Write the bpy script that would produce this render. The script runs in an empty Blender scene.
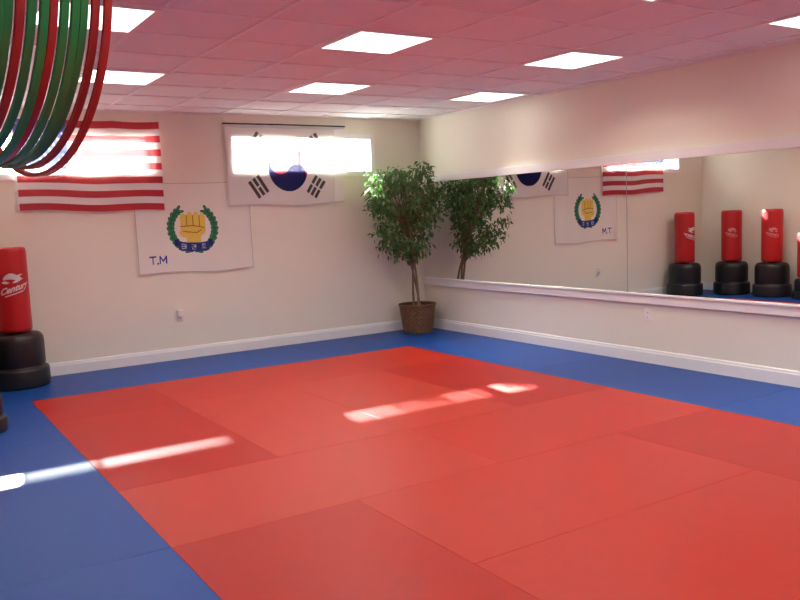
import bpy, math, random
import numpy as np
from mathutils import Vector, Matrix
random.seed(7); rng=np.random.default_rng(3)
scene=bpy.context.scene
COL=scene.collection
H=2.6; X=5.855; Y=8.539; XL=0.18; XS=-1.3; YN=-2.6; YJ=5.9

# ---------------------------------------------------------------- materials
def mat(name,color,rough=.6,metal=0,spec=.5,noise=0,nscale=20,bump=0,bscale=200,coat=0):
    m=bpy.data.materials.new(name); m.use_nodes=True
    nt=m.node_tree; b=nt.nodes['Principled BSDF']
    b.inputs['Base Color'].default_value=(*color,1)
    b.inputs['Roughness'].default_value=rough
    b.inputs['Metallic'].default_value=metal
    b.inputs['Specular IOR Level'].default_value=spec
    b.inputs['Coat Weight'].default_value=coat
    tc=nt.nodes.new('ShaderNodeTexCoord')
    if noise:
        n=nt.nodes.new('ShaderNodeTexNoise'); n.inputs['Scale'].default_value=nscale; n.inputs['Detail'].default_value=4
        nt.links.new(tc.outputs['Object'],n.inputs['Vector'])
        r=nt.nodes.new('ShaderNodeMapRange')
        r.inputs['To Min'].default_value=1-noise; r.inputs['To Max'].default_value=1+noise
        nt.links.new(n.outputs['Fac'],r.inputs['Value'])
        h=nt.nodes.new('ShaderNodeVectorMath'); h.operation='SCALE'; h.inputs[0].default_value=color
        nt.links.new(r.outputs['Result'],h.inputs['Scale'])
        nt.links.new(h.outputs['Vector'],b.inputs['Base Color'])
    if bump:
        n=nt.nodes.new('ShaderNodeTexNoise'); n.inputs['Scale'].default_value=bscale; n.inputs['Detail'].default_value=3
        nt.links.new(tc.outputs['Object'],n.inputs['Vector'])
        bp=nt.nodes.new('ShaderNodeBump'); bp.inputs['Strength'].default_value=bump; bp.inputs['Distance'].default_value=.002
        nt.links.new(n.outputs['Fac'],bp.inputs['Height']); nt.links.new(bp.outputs['Normal'],b.inputs['Normal'])
    return m
def emat(name,color,s):
    m=bpy.data.materials.new(name); m.use_nodes=True; nt=m.node_tree; nt.nodes.clear()
    o=nt.nodes.new('ShaderNodeOutputMaterial'); e=nt.nodes.new('ShaderNodeEmission')
    e.inputs['Color'].default_value=(*color,1); e.inputs['Strength'].default_value=s
    nt.links.new(e.outputs[0],o.inputs[0]); return m
M_wall=mat('wall_paint',(.90,.86,.725),.75,spec=.3,noise=.02,nscale=3,bump=.15,bscale=120)
M_ceil=mat('ceiling_tile',(.90,.90,.90),.9,spec=.2,noise=.06,nscale=70,bump=.5,bscale=150)
M_grid=mat('ceiling_grid_metal',(.97,.96,.96),.6,spec=.2)
M_floor=mat('concrete',(.25,.10,.09),.8,noise=.1)
M_white=mat('white_trim_paint',(.94,.93,.90),.45,noise=.01)
M_mirror=mat('mirror_silver',(.86,.88,.85),.0,metal=1)
M_dark=mat('seam_dark',(.05,.05,.05),.5)
M_seam=mat('seam_grey',(.30,.30,.28),.4)
M_light=emat('light_diffuser',(1.0,.97,.91),2.6)
M_black=mat('black_plastic',(.014,.014,.016),.38,noise=.1,nscale=30)
M_redv=mat('red_vinyl',(.50,.013,.016),.38,noise=.05,nscale=8,bump=.1,bscale=60)
M_logo=mat('white_print',(.72,.68,.67),.6)
M_logo_faint=mat('faint_white_print',(.58,.28,.28),.6,noise=.2,nscale=60)  # fainter, redder print colour used on the side-wall bags
M_basket=mat('wicker',(.17,.085,.04),.75,noise=.5,nscale=70,bump=.8,bscale=90)
M_soil=mat('soil',(.05,.035,.02),.95,noise=.3,nscale=80)
M_trunk=mat('bark',(.26,.17,.10),.85,noise=.3,nscale=40,bump=.5)
M_hr=mat('red_hoop',(.66,.045,.038),.22,noise=.05)
M_hg=mat('green_hoop',(.06,.32,.085),.22,noise=.05)
M_metal=mat('metal',(.5,.5,.5),.3,metal=1)
M_rod=mat('black_rod',(.03,.03,.03),.4)
def leafmat():
    m=bpy.data.materials.new('leaf'); m.use_nodes=True; nt=m.node_tree; b=nt.nodes['Principled BSDF']
    b.inputs['Roughness'].default_value=.5
    at=nt.nodes.new('ShaderNodeAttribute'); at.attribute_name='Col'
    nt.links.new(at.outputs['Color'],b.inputs['Base Color'])
    t=nt.nodes.new('ShaderNodeBsdfTranslucent'); nt.links.new(at.outputs['Color'],t.inputs['Color'])
    mx=nt.nodes.new('ShaderNodeMixShader'); mx.inputs[0].default_value=.2
    nt.links.new(b.outputs[0],mx.inputs[1]); nt.links.new(t.outputs[0],mx.inputs[2])
    nt.links.new(mx.outputs[0],nt.nodes['Material Output'].inputs[0]); return m
M_leaf=leafmat()
def clothmat(name,tr=.25,tl=.25):
    # woven cloth: alpha channel of the dye attribute = openness of the weave
    m=bpy.data.materials.new(name); m.use_nodes=True; nt=m.node_tree; b=nt.nodes['Principled BSDF']
    b.inputs['Roughness'].default_value=.8; b.inputs['Specular IOR Level'].default_value=.2
    at=nt.nodes.new('ShaderNodeAttribute'); at.attribute_name='Col'
    nt.links.new(at.outputs['Color'],b.inputs['Base Color'])
    t=nt.nodes.new('ShaderNodeBsdfTranslucent'); nt.links.new(at.outputs['Color'],t.inputs['Color'])
    tp=nt.nodes.new('ShaderNodeBsdfTransparent')
    m1=nt.nodes.new('ShaderNodeMixShader'); m1.inputs[0].default_value=tl
    nt.links.new(b.outputs[0],m1.inputs[1]); nt.links.new(t.outputs[0],m1.inputs[2])
    m2=nt.nodes.new('ShaderNodeMixShader')
    mu=nt.nodes.new('ShaderNodeMath'); mu.operation='MULTIPLY'; mu.inputs[1].default_value=tr
    nt.links.new(at.outputs['Alpha'],mu.inputs[0]); nt.links.new(mu.outputs[0],m2.inputs[0])
    nt.links.new(m1.outputs[0],m2.inputs[1]); nt.links.new(tp.outputs[0],m2.inputs[2])
    nt.links.new(m2.outputs[0],nt.nodes['Material Output'].inputs[0]); return m
M_cloth=clothmat('flag_cloth',.14,.08)
M_cloth_us=clothmat('striped_flag_cloth',.036,.12)
M_cloth_thick=clothmat('banner_cloth',.01,.05)
def glassmat():
    m=bpy.data.materials.new('window_glass'); m.use_nodes=True; nt=m.node_tree; nt.nodes.clear()
    o=nt.nodes.new('ShaderNodeOutputMaterial'); t=nt.nodes.new('ShaderNodeBsdfTransparent'); g=nt.nodes.new('ShaderNodeBsdfGlossy')
    g.inputs['Roughness'].default_value=.02; t.inputs['Color'].default_value=(.95,.97,.96,1)
    mx=nt.nodes.new('ShaderNodeMixShader'); mx.inputs[0].default_value=.05
    nt.links.new(t.outputs[0],mx.inputs[1]); nt.links.new(g.outputs[0],mx.inputs[2]); nt.links.new(mx.outputs[0],o.inputs[0]); return m
M_glass=glassmat()

# ---------------------------------------------------------------- helpers
def mk(name,verts,faces,mats,fm=None,smooth=False,parent=None,**props):
    me=bpy.data.meshes.new(name); me.from_pydata([tuple(map(float,v)) for v in verts],[],faces)
    for m in (mats if isinstance(mats,list) else [mats]): me.materials.append(m)
    if fm is not None: me.polygons.foreach_set('material_index',fm)
    if smooth: me.polygons.foreach_set('use_smooth',[True]*len(me.polygons))
    me.update()
    o=bpy.data.objects.new(name,me); COL.objects.link(o)
    if parent: o.parent=parent
    for k,v in props.items(): o[k]=v
    return o
class B:
    def __init__(s): s.v=[];s.f=[];s.m=[]
    def box(s,x0,x1,y0,y1,z0,z1,m=0):
        n=len(s.v)
        s.v+=[(x0,y0,z0),(x1,y0,z0),(x1,y1,z0),(x0,y1,z0),(x0,y0,z1),(x1,y0,z1),(x1,y1,z1),(x0,y1,z1)]
        for f in [(0,3,2,1),(4,5,6,7),(0,1,5,4),(1,2,6,5),(2,3,7,6),(3,0,4,7)]:
            s.f.append(tuple(n+i for i in f)); s.m.append(m)
        return s
    def mk(s,name,mats,**p): return mk(name,s.v,s.f,mats,s.m,**p)
def bev(o,w,seg=2):
    md=o.modifiers.new('bevel','BEVEL'); md.width=w; md.segments=seg; md.limit_method='ANGLE'; return o
def empty(name,loc,**p):
    e=bpy.data.objects.new(name,None); COL.objects.link(e); e.location=loc; e.empty_display_size=.1
    for k,v in p.items(): e[k]=v
    return e
def lathe(prof,n=48):
    V=[];F=[]
    for r,z in prof:
        for i in range(n):
            a=2*math.pi*i/n; V.append((r*math.cos(a),r*math.sin(a),z))
    for j in range(len(prof)-1):
        for i in range(n):
            k=(i+1)%n; F.append((j*n+i,j*n+k,(j+1)*n+k,(j+1)*n+i))
    F.append(tuple(range(n))[::-1]); F.append(tuple((len(prof)-1)*n+i for i in range(n)))
    return V,F
def tube(pts,rad,n=8,closed=False):
    pts=[Vector(p) for p in pts]; V=[];F=[]; L=len(pts); up=None
    for i,p in enumerate(pts):
        t=(pts[(i+1)%L]-pts[i-1]) if closed else (pts[min(i+1,L-1)]-pts[max(i-1,0)])
        t.normalize()
        if up is None: up=t.orthogonal().normalized()
        up=(up-t*up.dot(t)).normalized(); s=t.cross(up)
        r=rad[i] if isinstance(rad,(list,tuple)) else rad
        for k in range(n):
            a=2*math.pi*k/n; V.append(p+(up*math.cos(a)+s*math.sin(a))*r)
    for i in range(L if closed else L-1):
        j=(i+1)%L
        for k in range(n):
            q=(k+1)%n; F.append((i*n+k,i*n+q,j*n+q,j*n+k))
    if not closed:
        F.append(tuple(range(n))[::-1]); F.append(tuple((L-1)*n+k for k in range(n)))
    return V,F
S='structure'
# ---------------------------------------------------------------- shell
T=.34
WIN=[(0.79,2.53),(3.37,5.13)]; WZ0,WZ1=1.965,2.355
b=B(); 
b.box(XL-.2,X+.2,Y,Y+T,-.1,WZ0); b.box(XL-.2,X+.2,Y,Y+T,WZ1,H+.1)
xs=[XL-.2,WIN[0][0],WIN[0][1],WIN[1][0],WIN[1][1],X+.2]
for i in (0,2,4): b.box(xs[i],xs[i+1],Y,Y+T,WZ0,WZ1)
b.box(XL-.2,3.0,Y+T,Y+T+.11,WZ1,WZ1+.15)  # unseen overhang added outside to cut the sun and thin the left streak
b.mk('wall_back',M_wall,kind=S)
B().box(X,X+.15,YN-.15,Y,-.1,H+.1).mk('wall_right',M_wall,kind=S)
B().box(XL-.15,XL,YJ,Y,-.1,H+.1).mk('wall_left',M_wall,kind=S)
B().box(XS,XL-.15,YJ,YJ+.15,-.1,H+.1).mk('wall_return',M_wall,kind=S)
B().box(XS-.15,XS,YN,YJ+.15,-.1,H+.1).mk('wall_entry',M_wall,kind=S)
B().box(XS-.15,X,YN-.15,YN,-.1,H+.1).mk('wall_near',M_wall,kind=S)
B().box(XS-.2,X+.2,YN-.2,Y+T,-.15,-.03).mk('floor',M_floor,kind=S)
B().box(XS-.2,X+.2,YN-.2,Y+T,H,H+.1).mk('ceiling',M_ceil,kind=S)
g=.61; gx0=2.64; gy0=4.46
b=B(); w=.011
for k in range(-8,8):
    x=gx0+k*g
    if XS<x<X:
        y1=Y if x>XL else YJ
        b.box(x-w,x+w,YN,y1,H-.008,H+.002)
for k in range(-13,9):
    y=gy0+k*g
    if YN<y<Y: b.box(XL if y>YJ else XS,X,y-w,y+w,H-.0083,H+.002)
b.box(X-.022,X,YN,Y,H-.012,H+.002); b.box(XL,X,Y-.022,Y,H-.012,H+.002); b.box(XL,XL+.022,YJ,Y,H-.012,H+.002)
b.mk('trim_1',M_grid,kind=S)
def board(name,p0,p1,nrm):
    prof=[(0,-.028),(.016,-.028),(.016,.095),(.012,.103),(.010,.118),(.004,.125),(0,.125)]
    V=[];F=[];n=len(prof)
    for p in (p0,p1):
        for d,z in prof: V.append((p[0]+nrm[0]*d,p[1]+nrm[1]*d,z))
    for i in range(n): F.append((i,(i+1)%n,n+(i+1)%n,n+i))
    F.append(tuple(range(n))[::-1]);F.append(tuple(range(n,2*n)))
    return mk(name,V,F,M_white,kind=S)
board('baseboard_back',(XL,Y),(X,Y),(0,-1)); board('baseboard_right',(X,Y),(X,YN),(-1,0)); board('baseboard_left',(XL,YJ),(XL,Y),(1,0))
for i,(a,c) in enumerate(WIN):
    b=B(); cw=.050; d=.016
    b.box(a-cw,a,Y-d,Y-.001,WZ0-cw,WZ1+cw).box(c,c+cw,Y-d,Y-.001,WZ0-cw,WZ1+cw)
    b.box(a,c,Y-d,Y-.001,WZ0-cw,WZ0).box(a,c,Y-d,Y-.001,WZ1,WZ1+cw)
    t=.006
    b.box(a,a+t,Y-d,Y+T-.03,WZ0,WZ1).box(c-t,c,Y-d,Y+T-.03,WZ0,WZ1).box(a,c,Y-d,Y+T-.03,WZ0,WZ0+t).box(a,c,Y-d,Y+T-.03,WZ1-t,WZ1)
    s=.028; y0,y1=Y+.13,Y+.165; mid=(a+c)/2
    b.box(a,a+s,y0,y1,WZ0,WZ1).box(c-s,c,y0,y1,WZ0,WZ1).box(a,c,y0,y1,WZ0,WZ0+s).box(a,c,y0,y1,WZ1-s,WZ1).box(mid-s/2,mid+s/2,y0,y1,WZ0,WZ1)
    b.box(a+s,mid-s/2,Y+.145,Y+.149,WZ0+s,WZ1-s,1).box(mid+s/2,c-s,Y+.145,Y+.149,WZ0+s,WZ1-s,1)
    b.mk('window_%d'%(i+1),[M_white,M_glass],kind=S)

# ---------------------------------------------------------------- lights
M_frame=mat('light_frame',(.9,.87,.85),.5)
rows=[(6.29,[1.42,3.25,5.06]),(4.46,[.81,2.64,4.45]),(2.63,[1.42,3.25,5.02]),(.80,[.81,2.64,4.47]),(-1.03,[-.41,1.42,3.25])]
for (y,xl) in rows:
    for x in xl:
        x1=min(x+g,X-.03)
        yo=.08 if x==5.02 else 0
        e=empty('ceiling_light',((x+x1)/2,y+yo+g/2,H-.012),label='square recessed fluorescent ceiling light glowing white between tiles',category='ceiling light',group='square fluorescent lights in the ceiling grid')
        hx=(x1-x)/2; hy=g/2
        fb=B(); q=.032
        fb.box(-hx,hx,-hy,-hy+q,-.004,.011).box(-hx,hx,hy-q,hy,-.004,.011).box(-hx,-hx+q,-hy+q,hy-q,-.004,.011).box(hx-q,hx,-hy+q,hy-q,-.004,.011)
        fb.mk('frame',M_frame,parent=e)
        B().box(-hx+q,hx-q,-hy+q,hy-q,-.001,.009).mk('diffuser',M_light,parent=e)
        near=x>5
        al=bpy.data.lights.new('fluorescent_lamp','AREA'); al.shape='SQUARE'; al.size=g-2*q; al.energy=(4.8 if near else 10.2 if y>1 else 8.0); al.spread=math.radians(70 if near else 150); al.color=(1.0,.985,.92)
        ao=bpy.data.objects.new('fluorescent_lamp',al); COL.objects.link(ao); ao.parent=e; ao.location=(0,0,-.006)

# ---------------------------------------------------------------- floor mats
def shade(base,k): return tuple(min(1,c*k) for c in base)
def tatami(name,color,spec=.38,rough=.42):
    # foam mat with a fine woven (tatami) relief
    m=mat(name,color,rough,spec=spec,noise=.07,nscale=9)
    nt=m.node_tree; b=nt.nodes['Principled BSDF']
    tc=[n for n in nt.nodes if n.type=='TEX_COORD'][0]
    br=nt.nodes.new('ShaderNodeTexBrick'); br.inputs['Scale'].default_value=1; br.inputs['Brick Width'].default_value=.03; br.inputs['Row Height'].default_value=.010
    br.inputs['Mortar Size'].default_value=.0022; br.inputs['Mortar Smooth'].default_value=1.0
    nt.links.new(tc.outputs['Object'],br.inputs['Vector'])
    no=nt.nodes.new('ShaderNodeTexNoise'); no.inputs['Scale'].default_value=140
    nt.links.new(tc.outputs['Object'],no.inputs['Vector'])
    ad=nt.nodes.new('ShaderNodeMath'); ad.operation='SUBTRACT'
    nt.links.new(no.outputs['Fac'],ad.inputs[0]); nt.links.new(br.outputs['Fac'],ad.inputs[1])
    bp=nt.nodes.new('ShaderNodeBump'); bp.inputs['Strength'].default_value=.4; bp.inputs['Distance'].default_value=.0012
    nt.links.new(ad.outputs[0],bp.inputs['Height']); nt.links.new(bp.outputs['Normal'],b.inputs['Normal'])
    return m
reds={k:tatami('red_mat_%s'%k,c,s) for k,c,s in (('light',(.51,.027,.010),.38),('mid',(.50,.022,.007),.34),('deep',(.44,.010,.003),.30))}
BL=(.006,.066,.31)
blues={k:tatami('blue_mat_%s'%k,shade(BL,s),.26) for k,s in dict(a=1.0,b=1.06,c=.95).items()}
x0=1.0; cw=.96; y0=7.42; rh=.968
def tile(nm,xa,xb,ya,yb,m,lab,grp):
    o=B().box(xa+.0006,xb-.0006,ya+.0006,yb-.0006,-.029,0).mk(nm,m,label=lab,category='floor mat',group=grp)
    bev(o,.0018,2)
def rmat(c0,c1,r0,r1,k):
    lab={'light':'lighter red foam floor mat with textured surface','mid':'red foam floor mat with textured surface','deep':'deeper red foam floor mat with textured surface'}[k]
    tile('floor_mat',x0+c0*cw,x0+c1*cw,y0-r1*rh,y0-r0*rh,reds[k],lab,'red foam mats of the training floor')
for a in [(0,1,0,1,'deep'),(1,2,0,1,'mid'),(2,4,0,1,'mid'),(0,1,1,3,'deep'),(1,2,1,3,'light'),(2,3,1,3,'light'),(3,4,1,3,'deep'),(0,2,3,4,'light'),(2,4,3,4,'mid'),
          (0,1,4,6,'deep'),(1,3,4,5,'mid'),(3,4,4,6,'deep'),(1,3,5,6,'mid'),(0,2,6,7,'mid'),(2,4,6,7,'light'),(0,2,7,8,'mid'),(2,4,7,8,'mid')]: rmat(*a)
xr=x0+4*cw; yb=y0-8*rh
lab='blue foam floor mat bordering the red training area'; grp='blue foam border mats'
BX=X-.017
ks='abcacbabc'
e=[XL+.017,1.96,3.88,BX]
for i in range(3): tile('border_mat',e[i],e[i+1],y0,Y-.017,blues[ks[i]],lab,grp)
ye=[y0-k*2*rh for k in range(5)]+[YN+.01]
for i in range(5): tile('border_mat',xr,BX,ye[i+1],ye[i],blues[ks[i+1]],lab,grp)
tile('border_mat',XL+.017,x0,5.88,y0,blues['b'],lab,grp)
yy=[5.88,3.56,1.62,-.3,YN+.01]
for i in range(4):
    tile('border_mat',.04,x0,yy[i+1],yy[i],blues[ks[i]],lab,grp)
    tile('border_mat',XS+.01,.04,yy[i+1],yy[i],blues[ks[i+2]],lab,grp)
tile('border_mat',x0,xr,YN+.01,yb,blues['c'],lab,grp)

# ---------------------------------------------------------------- mirror (panels mounted very slightly out of true)
mz0,mz1=.632,1.815
ME=[Y-.03,5.19,1.85,-1.4]
for i in range(3):
    ya,yb_=ME[i+1]+.003,ME[i]-.003
    fa,fb_=X-.010,X-.010-.0050*(yb_-ya)
    V=[(fa,ya,mz0),(X-.002,ya,mz0),(X-.002,yb_,mz0),(fb_,yb_,mz0),(fa,ya,mz1),(X-.002,ya,mz1),(X-.002,yb_,mz1),(fb_,yb_,mz1)]
    mk('wall_mirror',V,[(0,3,2,1),(4,5,6,7),(0,1,5,4),(1,2,6,5),(2,3,7,6),(3,0,4,7)],M_mirror,label='large frameless mirror panel on the cream wall between white rails',category='mirror',group='mirror panels along the wall')
b=B()
for yj in ME[1:3]: b.box(X-.029,X-.001,yj-.0026,yj+.0026,mz0,mz1)
b.mk('trim_2',M_seam,kind=S)
bev(B().box(X-.034,X-.001,ME[3],Y-.001,mz0-.087,mz0).box(X-.05,X-.001,ME[3],Y-.001,mz0-.012,mz0+.006).mk('trim_3',M_white,kind=S),.003)
bev(B().box(X-.040,X-.001,ME[3],Y-.001,mz1,mz1+.082).mk('trim_4',M_white,kind=S),.003)

# ---------------------------------------------------------------- outlets
def outlet(loc,ax,plug=False):
    e=empty('wall_outlet',loc,label='white electrical outlet '+('with a plugged-in adapter low on the wall' if plug else 'cover plate low on the wall'),category='outlet')
    if ax=='y':
        bev(B().box(-.036,.036,-.006,0,-.058,.058).mk('cover_plate',M_white,parent=e),.002)
        for z in (-.022,.022): 
            s=B().box(-.016,.016,-.0085,-.006,z-.014,z+.014); s.box(-.007,-.004,-.0092,-.0085,z-.006,z+.006,1).box(.004,.007,-.0092,-.0085,z-.006,z+.006,1); s.mk('socket',[M_white,M_dark],parent=e)
        if plug: bev(B().box(-.03,.03,-.055,-.0086,.0,.07).mk('plug_adapter',M_white,parent=e),.008,3)
    else:
        bev(B().box(-.006,0,-.036,.036,-.058,.058).mk('cover_plate',M_white,parent=e),.002)
        for z in (-.022,.022):
            s=B().box(-.0085,-.006,-.016,.016,z-.014,z+.014); s.box(-.0092,-.0085,-.007,-.004,z-.006,z+.006,1).box(-.0092,-.0085,.004,.007,z-.006,z+.006,1); s.mk('socket',[M_white,M_dark],parent=e)
outlet((2.67,Y,.46),'y',True); outlet((X,4.98,.44),'x')

# ---------------------------------------------------------------- flags
def seg(U,V,a,b_,w):
    ax,ay=a;bx,by=b_; dx,dy=bx-ax,by-ay; L=dx*dx+dy*dy+1e-12
    t=np.clip(((U-ax)*dx+(V-ay)*dy)/L,0,1)
    return np.hypot(U-ax-t*dx,V-ay-t*dy)<w
def ell(U,V,cx,cy,a,b_,ang):
    c,s=math.cos(ang),math.sin(ang); p=(U-cx)*c+(V-cy)*s; q=-(U-cx)*s+(V-cy)*c
    return (p/a)**2+(q/b_)**2<1
def flag(name,x0,z0,W,Hh,y,paint,wave,material,label,warp=None,res=.004):
    nx=int(W/res)+1; nz=int(Hh/res)+1
    U,V=np.meshgrid(np.linspace(0,W,nx),np.linspace(0,Hh,nz))
    C=np.ones((nz,nx,4)); C[...,:3]=WH; paint(U,V,C)
    PX=x0+U; PZ=z0+V
    if warp: 
        dx,dz=warp(U/W,V/Hh); PX=PX+dx; PZ=PZ+dz
    PY=y-wave(U,V)
    verts=np.stack([PX,PY,PZ],-1).reshape(-1,3)
    idx=np.arange(nz*nx).reshape(nz,nx)
    F=np.stack([idx[:-1,:-1],idx[:-1,1:],idx[1:,1:],idx[1:,:-1]],-1).reshape(-1,4)
    me=bpy.data.meshes.new(name); me.from_pydata(verts.tolist(),[],F.tolist())
    ca=me.color_attributes.new('Col','FLOAT_COLOR','POINT'); ca.data.foreach_set('color',C.reshape(-1))
    me.materials.append(material); me.polygons.foreach_set('use_smooth',[True]*len(me.polygons)); me.update()
    o=bpy.data.objects.new(name,me); COL.objects.link(o); o['label']=label; o['category']='flag'
    return o
WH=(.95,.93,.89); RD=(.55,.05,.065); BLU=(.09,.12,.36); BK=(.02,.02,.025)
def p_us(U,V,C):
    W,Hh=1.42,.89; s=Hh/13
    k=np.floor((Hh-V)/s).astype(int); C[k%2==0,:3]=RD
    can=(U<.50)&(V>Hh-7*s); C[can,:3]=BLU; C[can,3]=.6
    for r in range(9):
        n=6 if r%2==0 else 5
        for c in range(n):
            cx=.5*((c+.5)/6 if n==6 else (c+1)/6); cy=Hh-7*s*(r+.7)/9.4
            a=np.arctan2(U-cx,V-cy); d=np.hypot(U-cx,V-cy)
            C[d<.011*(1+.5*np.cos(5*a)),:3]=WH
    C[(U<.02),:3]=WH; C[(U<.03),3]=.3
    C[...,3]*=np.clip((W-U)/.22,.12,1)
def p_kr(U,V,C):
    W,Hh=1.48,.89; cx,cy=W*.5+.01,Hh*.5-.035; r=Hh/4; R=r*1.12
    th=math.atan2(2,3)
    p=(U-cx)*math.cos(-th)+(V-cy)*math.sin(-th); q=-(U-cx)*math.sin(-th)+(V-cy)*math.cos(-th)
    disc=np.hypot(p,q)<R
    red=(q>0)
    red=np.where(np.hypot(p+R/2,q)<R/2,True,red); red=np.where(np.hypot(p-R/2,q)<R/2,False,red)
    C[disc&red,:3]=(.5,.03,.05); C[disc&~red,:3]=(.012,.018,.10); C[disc&red,3]=.48; C[disc&~red,3]=.12
    tri={(-1,1):(1,1,1),(1,-1):(0,0,0),(1,1):(0,1,0),(-1,-1):(1,0,1)}
    for (sx,sy),bars in tri.items():
        d=Vector((sx*3,sy*2)).normalized(); D=r*2*.98
        tx,ty=W*.5+d.x*D,Hh*.5+d.y*D
        a=(U-tx)*d.x+(V-ty)*d.y; t=-(U-tx)*d.y+(V-ty)*d.x
        for i,solid in enumerate(bars):
            m=(np.abs(a-(1-i)*r*.27)<r*.085)&(np.abs(t)<r*.5)
            if not solid: m&=np.abs(t)>r*.045
            C[m,:3]=BK; C[m,3]=1
    hem=(V<.014)|(V>Hh-.03)|(U<.02)
    C[hem,:3]=(.72,.70,.68); C[hem,3]=.3
    C[U>W-.13,3]=.02
def p_tk(U,V,C):
    GR=(.03,.20,.09); YE=(.90,.68,.13); NB=(.03,.055,.24)
    C[...,:3]=(.92,.89,.81)
    U0,V0=U,V; es=.95
    cx,cy=.605,.475
    U=cx+(U0-cx)/es; V=cy+(V0-cy)/es
    R=.250
    for sd in (-1,1):
        for i in range(120):
            a=math.radians(-84+i*1.14)
            wd=.026*(1-.3*i/120)
            C[np.hypot(U-cx-sd*R*math.cos(a),V-cy-R*math.sin(a))<wd,:3]=GR
        for i in range(12):
            a=math.radians(-76+i*12.0)
            tang=math.atan2(math.cos(a),-math.sin(a)*sd)
            for off,da in ((.022,-.48),(-.022,.48)):
                qx,qy=cx+sd*(R+off)*math.cos(a),cy+(R+off)*math.sin(a)
                C[ell(U,V,qx,qy,.038,.0175,tang+da*sd),:3]=GR
        for i in range(12):
            a=math.radians(-76+i*12.0)
            tang=math.atan2(math.cos(a),-math.sin(a)*sd)
            for off,da in ((.022,-.48),(-.022,.48)):
                qx,qy=cx+sd*(R+off)*math.cos(a),cy+(R+off)*math.sin(a)
                C[ell(U,V,qx,qy,.026,.0030,tang+da*sd),:3]=(.12,.38,.2)
    fx,fy=.607,.50; k_=1.25
    U2=fx+(U-fx)/k_; V2=fy+(V-fy)/k_
    m=((np.abs(U2-fx)<.100)&(np.abs(V2-fy)<.075))|(np.abs(U2-fx)<.112)&(np.abs(V2-fy)<.055); C[m,:3]=YE
    for i in range(4):
        kx=fx-.085+i*.0566; C[ell(U2,V2,kx,fy+.070+(.012 if i in (1,2) else 0),.0285,.046,0),:3]=YE
    C[ell(U2,V2,fx-.02,fy-.065,.105,.050,.0),:3]=YE; C[(np.abs(U2-fx)<.065)&(V2>fy-.15)&(V2<fy-.07),:3]=YE
    LN=(.30,.15,.02)
    for i in range(3): C[seg(U2,V2,(fx-.0566+i*.0566,fy+.095),(fx-.0566+i*.0566,fy-.0),.0036),:3]=LN
    C[seg(U2,V2,(fx-.11,fy-.005),(fx-.0,fy+.004),.0036),:3]=LN
    C[seg(U2,V2,(fx,fy+.004),(fx+.10,fy-.015),.0036),:3]=LN
    C[seg(U2,V2,(fx-.09,fy-.05),(fx+.03,fy-.06),.0036),:3]=LN
    C[seg(U2,V2,(fx+.03,fy-.06),(fx+.07,fy-.035),.0036),:3]=LN
    ry=.262; kq=.55
    band=(np.abs(U-cx)<.175)&(np.abs(V-(ry+kq*(U-cx)**2))<.050)
    tail=((np.abs(np.abs(U-cx)-.190)<.026)&(np.abs(V-(ry+.046))<.040))
    C[tail,:3]=(.02,.035,.16); C[band,:3]=NB
    def gl(ox,oy,st):
        for a,b_ in st: C[seg(U,V,(ox+a[0]*.025,oy+a[1]*.025),(ox+b_[0]*.025,oy+b_[1]*.025),.0032),:3]=(.72,.75,.82)
    gl(cx-.11,ry+.006,[((-1,1),(0,1)),((-1,0),(0,0)),((-1,-1),(0,-1)),((-1,1),(-1,-1)),((.4,1),(.4,-1)),((1,1),(1,-1)),((.4,0),(1,0))])
    gl(cx,ry,[((-1,1),(.2,1)),((.2,1),(.1,.3)),((-1,0),(.4,0)),((.8,1),(.8,-.3)),((.4,.4),(.8,.4)),((-.6,-.5),(-.6,-1)),((-.6,-1),(.8,-1))])
    gl(cx+.11,ry+.006,[((-.7,1),(.7,1)),((-.7,1),(-.7,.1)),((-.7,.1),(.7,.1)),((0,.1),(0,-.7)),((-1,-.8),(1,-.8))])
    U,V=U0,V0
    L=(.04,.07,.36)
    bx,by,s=.125,.105,.037
    C[seg(U,V,(bx,by+2*s),(bx+1.7*s,by+2*s),.0074),:3]=L; C[seg(U,V,(bx+.85*s,by+2*s),(bx+.85*s,by),.0074),:3]=L
    C[np.hypot(U-bx-2.25*s,V-by)<.010,:3]=L
    mx=bx+2.9*s
    for a,b_ in [((0,0),(0,2)),((0,2),(.9,.6)),((.9,.6),(1.8,2)),((1.8,2),(1.8,0))]:
        C[seg(U,V,(mx+a[0]*s,by+a[1]*s),(mx+b_[0]*s,by+b_[1]*s),.0074),:3]=L
    W,Hh=1.27,.96
    C[(U<.010)|(U>W-.010)|(V<.010)|(V>Hh-.010),:3]=(.66,.63,.56)
def wv(a,fx,ph,b0=.004):
    return lambda U,V: b0+a*(1+np.sin(U*fx+ph+V*2.1))*.5+a*.5*(1+np.sin(U*fx*2.3+V*5+1))*.5
flag('american_flag',1.18,1.60,1.42,.89,Y-.02,p_us,wv(.014,9,.4),M_cloth_us,'red and white striped American flag hung over the high window',
     warp=lambda u,v:(.0*u-.02*u,.010*np.sin(u*9)*(1-v)-.02*u*(1-v)+.02*(1-v)*(1-u)-.01*v*np.abs(np.sin(u*9.42))))
kf=flag('korean_flag',3.28,1.60,1.48,.89,Y-.02,p_kr,wv(.010,8,2.1),M_cloth,'white Korean flag with circle and black trigrams over the window',
     warp=lambda u,v:(-.04*(1-v)*u,.012*np.sin(u*8)*(1-v)-.012*v*np.abs(np.sin(u*9.42))))
V,F=tube([(3.27,Y-.035,2.492),(4.0,Y-.035,2.494),(4.77,Y-.035,2.490)],.008,8); mk('flag_rod',V,F,M_rod,smooth=True,parent=kf,label='thin dark rod along the top edge')
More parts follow.
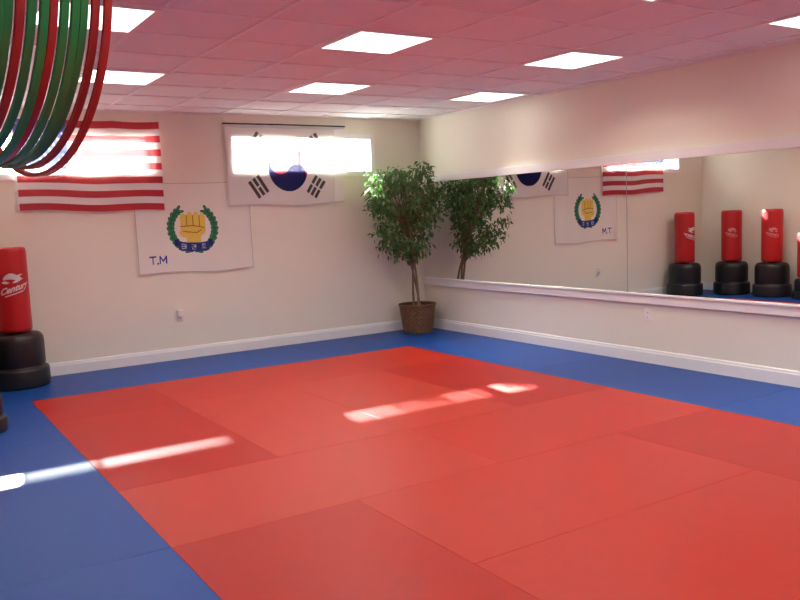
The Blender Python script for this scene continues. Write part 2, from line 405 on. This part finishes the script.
flag('school_banner',2.27,.92,1.27,.96,Y-.003,p_tk,wv(.018,7,1.1,.0),M_cloth_thick,'cream banner with green wreath and yellow fist on the wall',
     warp=lambda u,v:(.0*u,.012*np.sin(u*7)*(1-v)-.016*v*np.sin(u*3.14)))

# ---------------------------------------------------------------- punching bags
def textmesh(s,size):
    cu=bpy.data.curves.new('txt','FONT'); cu.body=s; cu.size=size; cu.align_x='CENTER'; cu.align_y='CENTER'; cu.shear=.4; cu.offset=.0026
    ob=bpy.data.objects.new('txt',cu); COL.objects.link(ob); bpy.context.view_layer.update()
    dg=bpy.context.evaluated_depsgraph_get(); me=bpy.data.meshes.new_from_object(ob.evaluated_get(dg)); 
    V=[tuple(v.co) for v in me.vertices]; F=[tuple(p.vertices) for p in me.polygons]
    bpy.data.objects.remove(ob); return V,F
def bag(x,y,face,lab,kid=False,ls=1.0,lz=.58,lm=None):
    e=empty('punching_bag',(x,y,0),label=lab,category='punching bag',group='freestanding punching bags along the wall')
    hb=.50 if not kid else .29; ht=1.29 if not kid else .95; R=.27 if not kid else .23
    q=1 if not kid else .6
    prof=[(R*.95,0),(R*.99,.010),(R,.03),(R*.99,.155*q),(R*.975,.172*q),(R*.94,.182*q),(R*.87,.188*q),(R*.865,.20*q),(R*.885,.215*q),(R*.885,hb*.82),(R*.87,hb*.90),(R*.83,hb*.95),(R*.76,hb*.985),(R*.64,hb)]
    V,F=lathe(prof,64); mk('base',V,F,M_black,smooth=True,parent=e,label='black plastic weighted base')
    r=.150 if not kid else .17
    V,F=lathe([(.06,hb-.03),(.06,hb+.04)],24); mk('neck',V,F,M_black,smooth=True,parent=e)
    z0=hb+.012
    prof=[(r*.55,z0),(r*.9,z0+.003),(r*.985,z0+.015),(r,z0+.035),(r*1.0,(z0+ht)/2),(r,ht-.05),(r*.985,ht-.022),(r*.93,ht-.006),(r*.82,ht)]
    V,F=lathe(prof,64); mk('bag_body',V,F,M_redv,smooth=True,parent=e,label='red vinyl padded striking bag')
    zc=hb+(ht-hb)*lz
    V,F=textmesh('Century',.078)
    W=[]
    for vx,vy,vz in V:
        a=face+ls*vx/(r+.001); W.append(((r+.0015)*math.cos(a),(r+.0015)*math.sin(a),zc+ls*(-.050+vy+vx*.28)))
    FF=list(F)
    def stroke(pts,ws):
        b0=len(W)
        for (px,pz),w in zip(pts,ws):
            a=face+ls*px/(r+.001)
            for sg in (-1,1): W.append(((r+.0015)*math.cos(a),(r+.0015)*math.sin(a),zc+ls*(pz+sg*w)))
        for i in range(len(pts)-1): FF.append((b0+2*i,b0+2*i+2,b0+2*i+3,b0+2*i+1))
    stroke([(-.090+.016*i,.040+.018*math.sin(i*.45)+.002*i) for i in range(11)],[.004+.024*math.sin((i+.5)/11*math.pi)**.7 for i in range(11)])
    stroke([(-.105+.011*i,.012-.001*i) for i in range(7)],[.002,.007,.011,.012,.011,.007,.002])
    stroke([(-.01+.014*i,.006+.005*i) for i in range(8)],[.002,.009,.012,.012,.010,.008,.005,.002])
    stroke([(.04+.012*i,.066+.004*i) for i in range(5)],[.010,.009,.006,.004,.001])
    stroke([(-.085+.017*i,-.122+.0048*i) for i in range(11)],[.0045]*11)
    mk('printed_logo',W,FF,lm or M_logo,parent=e,label='white printed logo and lettering')
bag(1.03,8.235,math.radians(-88),'red punching bag on black base in the room corner',ls=.98,lz=.59)
bag(.47,7.80,math.radians(-35),'red punching bag on black base beside the side wall',ls=.7,lm=M_logo_faint)
bag(.46,7.13,math.radians(-35),'red punching bag on black base beside the side wall',ls=.7,lm=M_logo_faint)
bag(.485,6.53,math.radians(-35),'shorter red punching bag on low black base by the side wall',kid=True,ls=.7,lm=M_logo_faint)

# ---------------------------------------------------------------- ficus
PX,PY=5.50,8.21
pl=empty('potted_ficus',(PX,PY,0),label='tall leafy ficus tree in a brown wicker basket in the corner',category='potted plant')
V=[];F=[];n=160;rowsn=52;hB=.34
for j in range(rowsn):
    z=hB*j/(rowsn-1)
    r0=.165+.05*(z/hB)**.8
    band_=j//4; loc=math.sin((j%4+.5)/4*math.pi)
    for i in range(n):
        a=2*math.pi*i/n
        ph=math.sin(i/n*math.pi*2*20+band_*math.pi)
        r=r0+.009*ph*loc+.003*loc
        V.append((r*math.cos(a),r*math.sin(a),z))
for j in range(rowsn-1):
    for i in range(n):
        k=(i+1)%n; F.append((j*n+i,j*n+k,(j+1)*n+k,(j+1)*n+i))
F.append(tuple(range(n))[::-1])
mk('basket',V,F,M_basket,smooth=True,parent=pl,label='brown woven wicker basket')
V,F=tube([(.219*math.cos(t/60*2*math.pi),.219*math.sin(t/60*2*math.pi),hB+.005*(t%2)) for t in range(60)],.014,8,True)
mk('basket_rim',V,F,M_basket,smooth=True,parent=pl)
V,F=lathe([(.19,.24),(.200,.29),(.1,.30),(.02,.305)],32); mk('soil',V,F,M_soil,smooth=True,parent=pl)
CX,CY=-.23,-.12
for k in range(3):
    pts=[];rad=[]
    for i in range(26):
        t=i/25; z=.28+t*.98; a=k*2.094+t*3.0
        rr=.030+.012*math.sin(t*5+k)+.06*max(0,t-.6)
        pts.append((CX*t*t*.7+rr*math.cos(a),CY*t*t*.6+rr*math.sin(a),z)); rad.append(.0155-.006*t)
    V,F=tube(pts,rad,8); mk('trunk',V,F,M_trunk,smooth=True,parent=pl)
clusters=[]; BV=[];BF=[]
def addtube(pts,rad,n=5):
    V,F=tube(pts,rad,n); b0=len(BV); BV.extend(V); BF.extend([tuple(b0+i for i in f) for f in F])
tries=0
lim=lambda p: (PX+p[0]<X-.15 and PY+p[1]<Y-.14)
while len(clusters)<72 and tries<6000:
    tries+=1
    z=random.uniform(.96,1.97)
    t=(z-.94)/1.08
    rm=.20+.26*math.sin(min(1,t*1.25)*math.pi*.5) if t<.62 else .46*math.sqrt(max(0,1-((t-.62)/.42)**2))
    a=random.uniform(0,2*math.pi)
    rm*=1+.16*math.sin(3*a+z*6)
    q=math.sqrt(random.uniform(.08,1))*rm
    p=(CX+q*math.cos(a)+.02,CY+q*math.sin(a)*.75,z)
    if not lim(p): continue
    if any((Vector(p)-Vector(c)).length<.095 for c in clusters): continue
    clusters.append(p)
for c in clusters:
    zs=max(.78,min(1.25,c[2]-.35)); t=(zs-.28)/.98
    s=Vector((CX*t*t*.7,CY*t*t*.6,zs)); c=Vector(c); m=(s+c)/2+Vector((0,0,.06))
    pts=[s.lerp(m,i/4).lerp(m.lerp(c,i/4),i/4) for i in range(5)]
    addtube(pts,[.009,.007,.005,.004,.002])
mk('branch',BV,BF,M_trunk,smooth=True,parent=pl,kind='stuff')
LV=[];LF=[];LC=[]
for c in clusters:
    tone=random.uniform(.85,1.2); nl=random.randint(30,44)
    for _ in range(nl):
        d=Vector((random.gauss(0,1),random.gauss(0,1),random.gauss(0,.9))).normalized()*(random.random()**.5)*.12
        p=Vector(c)+d+Vector((0,0,-.02))
        L=random.uniform(.050,.080); w=L*.24
        az=math.atan2(d.y,d.x)+random.gauss(0,.7); el=random.uniform(-1.3,.2)
        ax=Vector((math.cos(az)*math.cos(el),math.sin(az)*math.cos(el),math.sin(el)))
        tip=p+ax*L
        if max(PX+p.x,PX+tip.x)>X-.06 or max(PY+p.y,PY+tip.y)>Y-.05: continue
        sd=ax.cross(Vector((0,0,1)))
        if sd.length<.01: sd=Vector((1,0,0))
        sd.normalize(); nm=sd.cross(ax); ro=random.gauss(0,.5); sd=(sd*math.cos(ro)+nm*math.sin(ro)); nm=sd.cross(ax)
        b0=len(LV); cu=-.012
        LV+= [p, p+ax*L*.35+sd*w+nm*.004, p+ax*L*.4, p+ax*L*.35-sd*w+nm*.004, p+ax*L*.75+sd*w*.62+nm*(cu*.4), p+ax*L*.75+nm*cu*.7, p+ax*L*.75-sd*w*.62+nm*(cu*.4), p+ax*L+nm*cu*1.4]
        for f in [(0,1,2),(0,2,3),(1,4,5,2),(2,5,6,3),(4,7,5),(5,7,6)]: LF.append(tuple(b0+i for i in f))
        k=tone*random.uniform(.65,1.35); LC+=[(.105*k,.215*k,.06*k,1)]*8
o=mk('foliage',LV,LF,M_leaf,parent=pl,kind='stuff',label='small glossy green leaves')
ca=o.data.color_attributes.new('Col','FLOAT_COLOR','POINT'); ca.data.foreach_set('color',np.array(LC,dtype=np.float32).reshape(-1))

# ---------------------------------------------------------------- hoops on a ceiling rail
PHI=math.radians(9.3-23)
nr=Vector((math.cos(PHI),-math.sin(PHI),0))
RX,RY,RZ=.352,2.13,2.365
RC=Vector((RX,RY,RZ))
cols='rrgggrggrggrrgrggrgr'
pitch_=.0205
def band(R,hw=.0090,ht=.0048,n=96):
    sec=[(-hw,-ht*.5),(-hw*.8,-ht),(hw*.8,-ht),(hw,-ht*.5),(hw,ht*.5),(hw*.8,ht),(-hw*.8,ht),(-hw,ht*.5)]
    V=[];F=[];m=len(sec)
    for i in range(n):
        a=2*math.pi*i/n
        for sy,sr in sec: V.append(((R+sr)*math.sin(a),sy,-R+(R+sr)*math.cos(a)))
    for i in range(n):
        j=(i+1)%n
        for k in range(m):
            q=(k+1)%m; F.append((i*m+k,i*m+q,j*m+q,j*m+k))
    return V,F
rr_=random.Random(11)
for i,c in enumerate(cols):
    R=.400-.0010*i-rr_.uniform(0,.014)*(i>0)
    V,F=band(R)
    o=mk('hoop',V,F,M_hr if c=='r' else M_hg,label='%s flat plastic hoop hanging from the ceiling rail'%('red' if c=='r' else 'green'),category='hoop',group='red and green hoops hanging together')
    az=PHI + math.radians(.03*i)
    pos=RC-nr*pitch_*i
    o.location=pos+Vector((0,0,0.0075+.0048-.0006))
    o.rotation_euler=(0,0,math.pi/2-az)
rail=empty('ceiling_rail',(RX,RY,H),label='metal rod hung from the ceiling carrying the hoops',category='hanging rail')
Lr=pitch_*len(cols)
p0=nr*.05; p1=-nr*(Lr+.05); z=RZ-H
V,F=tube([p0+Vector((0,0,z)),p1+Vector((0,0,z))],.0075,12); mk('rod',V,F,M_metal,smooth=True,parent=rail)
for p in (nr*.035,-nr*(Lr+.035)):
    V,F=tube([p+Vector((0,0,0)),p+Vector((0,0,z))],.006,10); mk('hanger',V,F,M_metal,smooth=True,parent=rail)

# ---------------------------------------------------------------- world & sun
w=bpy.data.worlds.new('World'); scene.world=w; w.use_nodes=True
bg=w.node_tree.nodes['Background']; bg.inputs['Color'].default_value=(1,.99,.97,1); bg.inputs['Strength'].default_value=24
ld=bpy.data.lights.new('sun','SUN'); ld.energy=110; ld.angle=.015; ld.color=(1,.98,.95)
so=bpy.data.objects.new('sun',ld); COL.objects.link(so)
sd=Vector((-.63,-3.62,-2.15)).normalized(); so.rotation_euler=sd.to_track_quat('-Z','Y').to_euler(); so.location=(6,14,6)

# ---------------------------------------------------------------- camera
f,roll,pitch,yaw,h=815.3472,-0.0416,0.1054,0.5692,1.448
fw=Vector((math.sin(yaw)*math.cos(pitch),math.cos(yaw)*math.cos(pitch),-math.sin(pitch)))
r=Vector((math.cos(yaw),-math.sin(yaw),0)); u=r.cross(fw)
r2=math.cos(roll)*r+math.sin(roll)*u; u2=-math.sin(roll)*r+math.cos(roll)*u
cd=bpy.data.cameras.new('camera'); cam=bpy.data.objects.new('camera',cd); COL.objects.link(cam)
cd.sensor_width=36; cd.lens=f/800*36
M=Matrix((( r2.x,u2.x,-fw.x,0),(r2.y,u2.y,-fw.y,0),(r2.z,u2.z,-fw.z,h),(0,0,0,1)))
cam.matrix_world=M; scene.camera=cam
scene.view_settings.view_transform='Standard'
scene.view_settings.exposure=0.12
